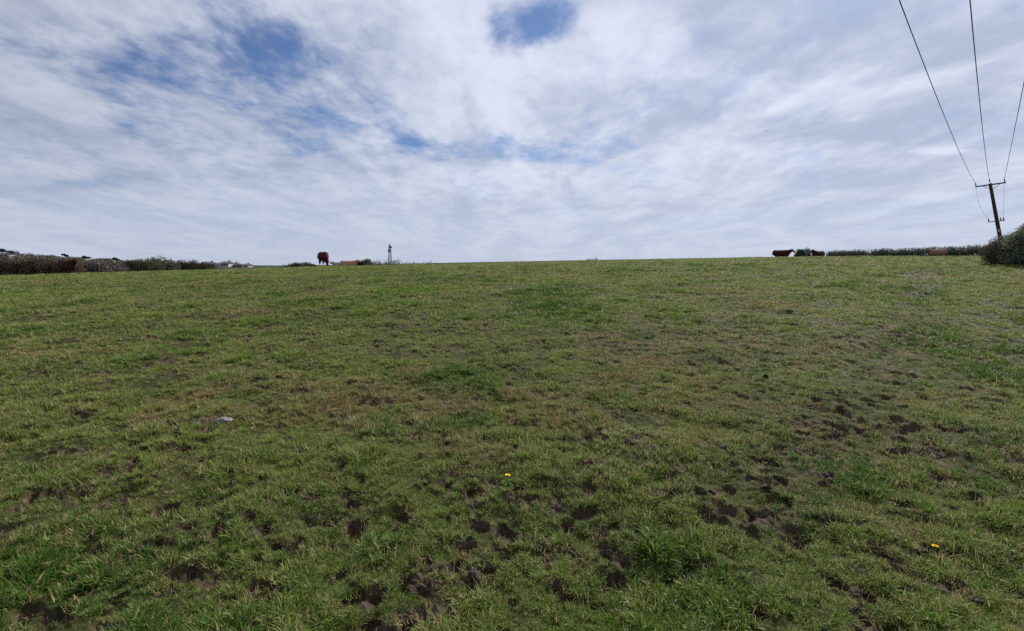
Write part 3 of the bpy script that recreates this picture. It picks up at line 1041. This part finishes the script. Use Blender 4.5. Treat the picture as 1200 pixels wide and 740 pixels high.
# conductors: from the pole over the field and past the camera; each checked against where it leaves the picture
for (tp, mx_, my_, Yd, lab) in ((tops[0], 1053, -2, 14.5, 'left-hand overhead wire of three running from the end of the crossarm'),
                                (tops[1], 1136.5, -2, 14.5, 'middle overhead wire running from the top of the leaning pole'),
                                (tops[2], 1201, 92, 22.0, 'overhead wire at the end of the crossarm next to the big bush')):
    through = at(mx_, my_, Yd)
    k = (tp.y - through.y)
    dirv = (through - tp) / k
    end = tp + dirv * 62
    end.z = tp.z + .2
    # sag chosen so the parabola passes through that point
    u = k / 62
    straight = tp.z + (end.z - tp.z) * u
    sag = (straight - through.z) / (4 * u * (1 - u))
    w = thing('power_line', tuple(tp), lab, 'overhead wire', 'overhead wires from the leaning pole')
    pts = [p - tp for p in sagline(tp, end, sag, 60)]
    MB().tube(pts, .0145, 6).build('conductor', alum, w)
    MB().tube([pts[0] - Vector((0, 0, .02)), pts[0] * .5 + pts[1] * .5], [.03, .02], 6).build('tie_clamp', galv, w)

# ------------------------------------------------------------------ bush at the right edge
by = 22.5
bx = at(1196, 312, by).x
shrub('hawthorn_bush', bx + 1.75, by + .5, 2.9, 2.5, 1.9, L_thorn, 'big dark green bush beside the leaning pole', 'bush', leaf=.042, dens=4.6, twigs=26, lopside=.06, seed=3, sink=.05, top_twigs=14, twig_len=.72)
shrub('hawthorn_bush', bx + 4.1, by + .8, 2.9, 2.6, 2.3, L_thorn, 'bush continuing the thicket past the edge of the picture', 'bush', leaf=.045, dens=3, twigs=18, seed=14, sink=.05, top_twigs=8, twig_len=.7)
shrub('bramble_bush', bx + 1.15, by + 1.8, 1.6, 1.3, 1.3, L_olive, 'brownish thorn shrub at the foot of the leaning pole', 'bush', leaf=.035, dens=2.6, twigs=14, seed=5, sink=.05, top_twigs=6, twig_len=.4)
# dark hedge to the right
a_, b_ = stand(968, 84), stand(1185, 80)
hedge('field_hedge', (a_.x, a_.y, 0), (b_.x, b_.y, 0), 1.75, 2.75, 1.8, L_dark, 'long dark hedge with bare twiggy top behind the pale fawn cow', 950, 46, .11, .06, 260, 4, .5)
shrub('gorse_bush', *stand(936, 76).xy, 1.5, 1.2, 1.75, L_dark, 'small dark bush just beside the dark brown cow on the skyline', leaf=.09, dens=.8, twigs=7, seed=21, up=.8)
shrub('gorse_bush', *stand(943, 78).xy, 1.0, 1.0, 2.1, L_dark, 'narrow upright dark bush between the two dark brown cows', leaf=.08, dens=.45, twigs=5, seed=22, up=1.2)

# ------------------------------------------------------------------ left boundary
a_, b_ = stand(84, 66), stand(258, 92)
hedge('field_hedge', (a_.x, a_.y, 0), (b_.x, b_.y, 0), 2.3, 1.25, 1.6, L_olive, 'grey brown scrubby hedge bank tapering away behind the shrubs', 700, 50, .10, .12, 60, 17, .5)
a_, b_ = stand(-160, 60), stand(92, 62)
hedge('field_hedge', (a_.x, a_.y, 0), (b_.x, b_.y, 0), 3.15, 2.3, 2.0, L_brown, 'brown leafless hedge along the field edge behind the dark brown cow', 800, 60, .12, .12, 200, 9, .6)
for i, (px, Y, w, h, m, lab) in enumerate((
        (104, 68, 4.6, 1.9, L_grey, 'greyish bare shrub next to the end of the brown hedge'),
        (128, 72, 4.4, 2.1, L_grey, 'low grey twiggy shrub, second along from the brown hedge'),
        (150, 74, 4.2, 1.75, L_bramble, 'dark low shrub between the grey shrub and the olive thicket'),
        (170, 76, 4.6, 2.0, L_olive, 'olive brown shrub beside the bigger rounded olive thicket'),
        (189, 78, 5.4, 2.3, L_olive, 'wide rounded olive brown thicket on the field edge'),
        (222, 82, 5.6, 1.95, L_bramble, 'dark rounded bush standing alone beyond the olive thicket'),
        (244, 88, 3.2, 1.5, L_bramble, 'low dark scrub trailing off from the dark rounded bush'),
        (354, 84, 5.4, 1.15, L_bramble, 'low dark mound of scrub close to the lone grazing red cow'),
        (424, 80, 1.3, 1.25, L_bramble, 'small dark round bush right of the tan cow'),
        (431, 80, 1.4, 1.5, L_grey, 'thin grey bare bush between the dark round bush and the mast'))):
    p = stand(px, Y)
    shrub('shrub', p.x, p.y, w * (1.2 if px < 260 else 1), w * .6, h * (1.22 if px < 260 else 1.1), m, lab, group=None, leaf=.11, dens=1.5 if w > 2 else .5, twigs=9, seed=40 + i, top_twigs=0)
a_, b_ = stand(434, 92), stand(468, 92)
hedge('field_hedge', (a_.x, a_.y, 0), (b_.x, b_.y, 0), 1.75, 1.95, 1.2, L_dark, 'short low dark hedge at the foot of the lattice mast', 60, 36, .11, .08, 10, 12, .45)
a_, b_ = stand(471, 96), stand(512, 96)
hedge('field_hedge', (a_.x, a_.y, 0), (b_.x, b_.y, 0), 1.75, 1.75, 1.0, L_dark, 'thin dark hedge line trailing away beyond the mast', 60, 30, .10, .08, 6, 13, .4)

# ------------------------------------------------------------------ lattice mast
steel = material('mast_steel', (.10, .105, .125), .6, .2, 2)
drum_m = material('antenna_housing', (.085, .09, .11), .6, .2, 2)
MY = 420.0
mp = at(457.2, 308.5, MY)
zt = at(457.2, 285.0, MY).z
mz = float(base_z(mp.x, MY))
MHt = zt - mz
T = thing('lattice_mast', (mp.x, MY, mz), 'lattice radio mast with drum antennas, standing on the skyline', 'mast')
hb, ht, Hs = 1.55, .5, MHt * .93
crn = [(1, 1), (-1, 1), (-1, -1), (1, -1)]
for cx_, cy_ in crn:
    MB().tube([(hb * cx_, hb * cy_, 0), (ht * cx_, ht * cy_, Hs)], [.12, .09], 6).build('tower_leg', steel, T)
lat = MB()
lev = 12
for i in range(lev):
    f0, f1 = i / lev, (i + 1) / lev
    w0, w1, z0, z1 = hb + (ht - hb) * f0, hb + (ht - hb) * f1, Hs * f0, Hs * f1
    for k in range(4):
        c0, c1 = crn[k], crn[(k + 1) % 4]
        lat.tube([(w0 * c0[0], w0 * c0[1], z0), (w1 * c1[0], w1 * c1[1], z1)], .06, 4)
        lat.tube([(w0 * c1[0], w0 * c1[1], z0), (w1 * c0[0], w1 * c0[1], z1)], .06, 4)
        lat.tube([(w1 * c0[0], w1 * c0[1], z1), (w1 * c1[0], w1 * c1[1], z1)], .06, 4)
lat.build('bracing', steel, T)
MB().tube([(0, 0, Hs), (0, 0, MHt)], [.09, .05], 6).build('whip_aerial', steel, T)
for zf, w, nn in ((.885, 1.15, 5), (.70, 1.2, 4)):
    pl = MB()
    pl.tube([(0, 0, Hs * zf - .75), (0, 0, Hs * zf - .65)], [w * .9, w * .9], 12)
    pl.build('platform', steel, T)
    for k in range(nn):
        a = 6.283 * k / nn + .4
        c = Vector((w * .72 * math.cos(a), w * .72 * math.sin(a), Hs * zf))
        MB().tube([c - Vector((0, 0, .75)), c + Vector((0, 0, .75))], [.28, .28], 8).build('panel_antenna', drum_m, T)
for (zf, a) in ((.74, 3.4), (.67, -1.9), (.86, .1)):
    dv = Vector((math.cos(a), math.sin(a), 0))
    c = Vector((0, 0, Hs * zf)) + dv * .8
    MB().tube([c, c + dv * .25, c + dv * .7, c + dv * .75], [.25, .7, .75, .6], 14).build('dish_antenna', drum_m, T)

# ------------------------------------------------------------------ far buildings
wall_w = material('pale_render', (.42, .41, .41), .8, .1, 1)
wall_g = material('grey_render', (.30, .29, .30), .8, .15, 1)
slate = material('slate_roof', (.10, .10, .115), .7, .25, 2)
pane_m = material('dark_pane', (.03, .035, .045), .2, .2, 2)
brickm = material('chimney_brick', (.16, .09, .07), .85, .2, 3)


def house(px, Y, w, h, dp, label, wm=wall_w, roof_h=1.0, rz=0., lift=0., cat='house', chim=True, nwin=3):
    p = stand(px, Y)
    z = float(base_z(p.x, Y)) + lift
    T = thing('house', (p.x, Y, z), label, cat, None, rz)
    MB().box((0, 0, h / 2 - 1), (w, dp, h + 2)).build('wall', wm, T)
    rf = MB()
    o = .35
    a, b, c = w / 2 + o, dp / 2 + o, h - .02
    rf.poly([(-a, -b, c), (a, -b, c), (a, b, c), (-a, b, c), (-a, 0, c + roof_h), (a, 0, c + roof_h)],
            [(0, 1, 5, 4), (2, 3, 4, 5), (1, 2, 5), (3, 0, 4), (0, 3, 2, 1)])
    r = rf.build('roof', slate, T)
    if chim: MB().box((w * .36, 0, h + roof_h * .9), (.7, .7, 1.5)).build('chimney', brickm, r)
    for i in range(nwin):
        x = -w / 2 + w * (i + .5) / nwin
        fr = MB().box((x, -dp / 2 - .02, h * .58), (1.3, .08, 1.2)).build('window', wall_w, T)
        MB().box((x, -dp / 2 - .065, h * .58), (1.08, .03, .98)).build('pane', pane_m, fr)
    return T


for a in ((246, 300, 6, 1.7, 5, 'small pale house at the far end of the low scrub'),
          (257, 310, 12, 1.4, 6, 'long low pale building with a dark flat looking roof on the skyline'),
          (267.5, 300, 4.5, 2.2, 5, 'taller narrow pale house next to the long low building'),
          (274, 306, 7, 1.5, 5, 'dark roofed far house right of the narrow pale house', wall_g),
          (286, 330, 10, 1.1, 6, 'lowest pale building at the far end of the row of houses'),
          (12, 420, 9, 3.4, 7, 'white house under the big wind-bent pine'),
          (22, 430, 8, 3.2, 7, 'white house on the hillside beside the one under the pine'),
          (60, 430, 9, 3.2, 7, 'pale house half hidden behind the brown hedge'),
          (98, 430, 8, 3.0, 7, 'pale house on the hillside above the brown cow'),
          (131, 440, 9, 3.0, 7, 'pale house just behind the low grey shrubs'),
          (694, 340, 6.5, 1.0, 6, 'pale roof peeping over the crest of the field')):
    house(*a[:6], wm=a[6] if len(a) > 6 else wall_w)


def pine(px, Y, top_y, w_px, label, lean=-.35, flat=.3):
    p = stand(px, Y)
    z = float(base_z(p.x, Y))
    top = at(px, top_y, Y).z - z
    w = w_px * Y / F
    T = thing('pine_tree', (p.x, Y, z), label, 'tree', 'wind-bent pines on the far hill')
    hh = top * .93
    tr = MB()
    tr.tube([(0, 0, -.3), (lean * hh * .25, 0, hh * .45), (lean * hh * .5, 0, hh * .85)], [.35, .26, .16], 7)
    cl = []
    for i in range(26):
        u = random.random()
        c = Vector(((u - .5) * w + lean * hh * .3, random.uniform(-.3, .3) * w, top * (1 - flat * (.12 + .8 * u)) - random.random() * top * flat * .5 * (1 - abs(u - .5))))
        cl.append(tuple(c))
        if i % 3 == 0: tr.tube([(lean * hh * .4, 0, hh * .7), tuple(c)], [.12, .04], 5)
    tr.build('trunk', bark, T)
    leaf_mesh('crown', [leaves(np.array(cl), .075 * w, 60, .32, .5)], L_pine, T)


pine(13.5, 400, 292.2, 17, 'widest wind-bent dark pine on the far hill, sweeping down to one side', -.5, .32)
pine(81, 400, 297.0, 6.5, 'small leaning pine rising above the dark brown cow', -.5, .35)
pine(104.5, 400, 300.2, 8.5, 'flat topped small pine above the grey shrub by the hedge end', -.4, .3)
pine(139.5, 400, 302.0, 6.5, 'round topped small pine above the low shrubs', 0, .45)
# trees and scrub on the far hill
L_farh = leaf_material('far_scrub_leaf', (.085, .085, .082), (.12, .115, .105), (.15, .14, .125), .08)
for i, (px, Y, w, h) in enumerate((q[0], q[1], q[2], q[3] * .5) for q in ((-14, 300, 14, 6.6), (4, 310, 12, 5.4), (32, 300, 13, 6.4), (46, 305, 12, 6.0), (60, 300, 11, 5.0), (72, 310, 10, 5.0), (92, 300, 10, 4.6), (116, 300, 11, 4.4),
                                   (126, 305, 9, 4.3), (150, 300, 10, 4.2), (162, 310, 9, 4.2), (237, 290, 8, 3.0), (249, 292, 6, 2.5), (262, 330, 7, 3.5), (279, 295, 6, 2.2))):
    p = stand(px, Y)
    lab = ['bare brownish tree crown on the far hillside among the houses', 'scrubby tree by the far pale houses beyond the dark rounded bush'][px > 200]
    t = thing('tree', (p.x, Y, float(base_z(p.x, Y)) - .2), lab, 'tree', ['trees on the far hillside', 'trees by the far pale houses'][px > 200])
    tr = MB().tube([(0, 0, -.3), (.2, 0, h * .5), (.1, 0, h * .8)], [.3, .2, .08], 6)
    cl = []
    for k in range(34):
        a, q, zf = random.uniform(0, 6.283), math.sqrt(random.random()), random.random()
        c = (w / 2 * q * math.cos(a) * math.sqrt(1 - .8 * zf * zf), w / 2 * q * math.sin(a) * .6, h * (.2 + .75 * zf))
        cl.append(c)
        if k % 4 == 0: tr.tube([(.1, 0, h * .4), c], [.1, .03], 4)
    tr.build('trunk', bark, t)
    leaf_mesh('crown', [leaves(np.array(cl), .07 * w, 40, .28, .5)], L_farh, t)

# ------------------------------------------------------------------ small things in the grass
pet = material('dandelion_yellow', (.85, .64, .02), .6, .12, 60)
stem_m = material('dandelion_stem', (.045, .085, .016), .9, .2, 30, spec=.03)


def dandelion(px, py, r, label):
    g = ground_hit(px, py + 2.5)
    z = gz(g.x, g.y)
    H = .055
    T = thing('dandelion', (g.x, g.y, z), label, 'flower')
    MB().tube([(0, 0, -.01), (.004, 0, H * .6), (.006, -.004, H)], [.003, .0025, .0035], 6).build('stem', stem_m, T)
    vs, fs = [], []
    c = Vector((.006, -.004, H))
    for ring, (n_, tilt, L) in enumerate(((22, .25, 1.), (18, .6, .9), (14, .95, .72), (8, 1.3, .5))):
        for i in range(n_):
            a = 6.283 * i / n_ + ring * .3
            d = Vector((math.cos(a) * math.cos(tilt), math.sin(a) * math.cos(tilt), math.sin(tilt)))
            s = Vector((-math.sin(a), math.cos(a), 0)) * r * .12
            k = len(vs)
            vs += [c - s * .4, c + s * .4, c + d * r * L + s, c + d * r * L - s]
            fs.append((k, k + 1, k + 2, k + 3))
    m = MB()
    m.poly(vs, fs)
    m.build('petals', pet, T)
    lv = MB()
    for i in range(6):
        a = 6.283 * i / 6 + .3
        d, s = Vector((math.cos(a), math.sin(a), 0)), Vector((-math.sin(a), math.cos(a), 0))
        pts = []
        for f, wv in ((0, .006), (.25, .010), (.4, .005), (.6, .014), (.75, .007), (.9, .010), (1., .001)):
            q = d * .055 * f + Vector((0, 0, .006 + .02 * f * (1 - f)))
            pts.append((q - s * wv, q + s * wv))
        for (p0, p1), (p2, p3) in zip(pts[:-1], pts[1:]): lv.poly([p0, p1, p3, p2], [(0, 1, 2, 3)])
    lv.build('leaves', stem_m, T)


dandelion(594, 570, .018, 'single yellow dandelion in the middle of the grass')
dandelion(1093.5, 641, .015, 'yellow dandelion lying low beside a muddy patch of turf')

stone_m = material('pale_stone', (.19, .18, .175), .9, .6, 26, bump=1., spec=.1)
dark_m = material('wet_dark_mud', (.016, .012, .010), .85, .4, 10, bump=.8, spec=.05)


def lump(name, px, py, size, mat, label, cat, pieces, seed, sink=.2):
    rnd = random.Random(seed)
    g = ground_hit(px, py)
    z = gz(g.x, g.y)
    b = bmesh.new()
    for (ox, oy, sx, sy, sz) in pieces:
        ret = bmesh.ops.create_icosphere(b, subdivisions=4, radius=1)
        for v in ret['verts']:
            n_ = fbm(np.array([v.co.x * 1.6 + seed + ox * 7]), np.array([v.co.y * 1.6 + v.co.z * 1.1]), seed, 4)[0] + .3 * vnoise(np.array([v.co.x * 7. + seed]), np.array([v.co.y * 7. + v.co.z * 5]), seed)[0]
            k = .55 + .7 * n_
            v.co = Vector((ox + v.co.x * k * sx, oy + v.co.y * k * sy, v.co.z * k * sz + sz * (.5 - sink))) * size
    me = bpy.data.meshes.new(name)
    b.to_mesh(me)
    b.free()
    me.materials.append(mat)
    o = link(name, me)
    o.location = (g.x, g.y, z)
    return tag(o, label, cat)


lump('stone', 262, 497, .075, stone_m, 'pale whitish stone beside a dark muddy hole in the turf', 'stone', [(0, 0, 1, .8, .38)], 3, .35)
lump('stone', 229, 502, .03, stone_m, 'small pale stone in the dark muddy hole', 'stone', [(0, 0, 1.1, .7, .4)], 8)
lump('dung_heap', 1165, 468, .10, dark_m, 'black lumpy dung in the turf near the dark hoof holes', 'dung', [(-1.1, .35, .7, .5, .35), (-.3, .3, .8, .6, .55), (.5, 0, .7, .6, .5), (1.3, -.35, .8, .5, .4)], 5, .1)
lump('dung_heap', 897, 447, .045, dark_m, 'small dark peaked clod in the mid field grass', 'dung', [(0, 0, .6, .6, 1.0), (.5, .1, .6, .5, .5)], 6, .1)

# ------------------------------------------------------------------ bird in the air
bird_m = material('dark_plumage', (.035, .035, .042), .7, .3, 6)
bpv = at(897.4, 154.4, 150)
b = bmesh.new()
for x, r in ((-.26, .02), (-.2, .045), (-.1, .075), (0, .085), (.1, .075), (.18, .055), (.235, .05), (.28, .03), (.33, .008)):
    pass
prof = [(-.34, .012, .06), (-.24, .03, .05), (-.12, .07, .07), (0, .085, .085), (.1, .075, .075), (.18, .05, .055), (.23, .048, .05), (.27, .03, .03), (.32, .006, .006)]
rings = []
for x, ry, rz_ in prof:
    rings.append([b.verts.new((x, ry * math.cos(t), rz_ * .8 * math.sin(t))) for t in [6.283 * k / 10 for k in range(10)]])
for r0, r1 in zip(rings[:-1], rings[1:]):
    for k in range(10): b.faces.new((r0[k], r0[(k + 1) % 10], r1[(k + 1) % 10], r1[k]))
b.faces.new(rings[0][::-1])
b.faces.new(rings[-1])
for sg in (1, -1):
    sec = [(.02, .09, -.12, .10), (.22, .12, -.10, .17), (.40, .06, -.12, .15), (.58, -.06, -.16, .07)]
    rows = []
    for (yy, lead, trail, zz2) in sec:
        rows.append([b.verts.new((lead, sg * yy, zz2 * .8 + dz_)) for dz_ in (.008, -.008)] + [b.verts.new((trail, sg * yy, zz2 * .8 + dz_ * .4)) for dz_ in (-.008, .008)])
    for r0, r1 in zip(rows[:-1], rows[1:]):
        for k in range(4): b.faces.new((r0[k], r0[(k + 1) % 4], r1[(k + 1) % 4], r1[k]))
    b.faces.new(rows[0])
    b.faces.new(rows[-1][::-1])
bmesh.ops.recalc_face_normals(b, faces=b.faces)
me = bpy.data.meshes.new('bird')
b.to_mesh(me)
b.free()
me.materials.append(bird_m)
bo = link('bird', me)
bo.location = bpv
bo.rotation_euler = (R(8), 0, R(60))
tag(bo, 'tiny dark bird flying in the cloudy sky', 'bird')
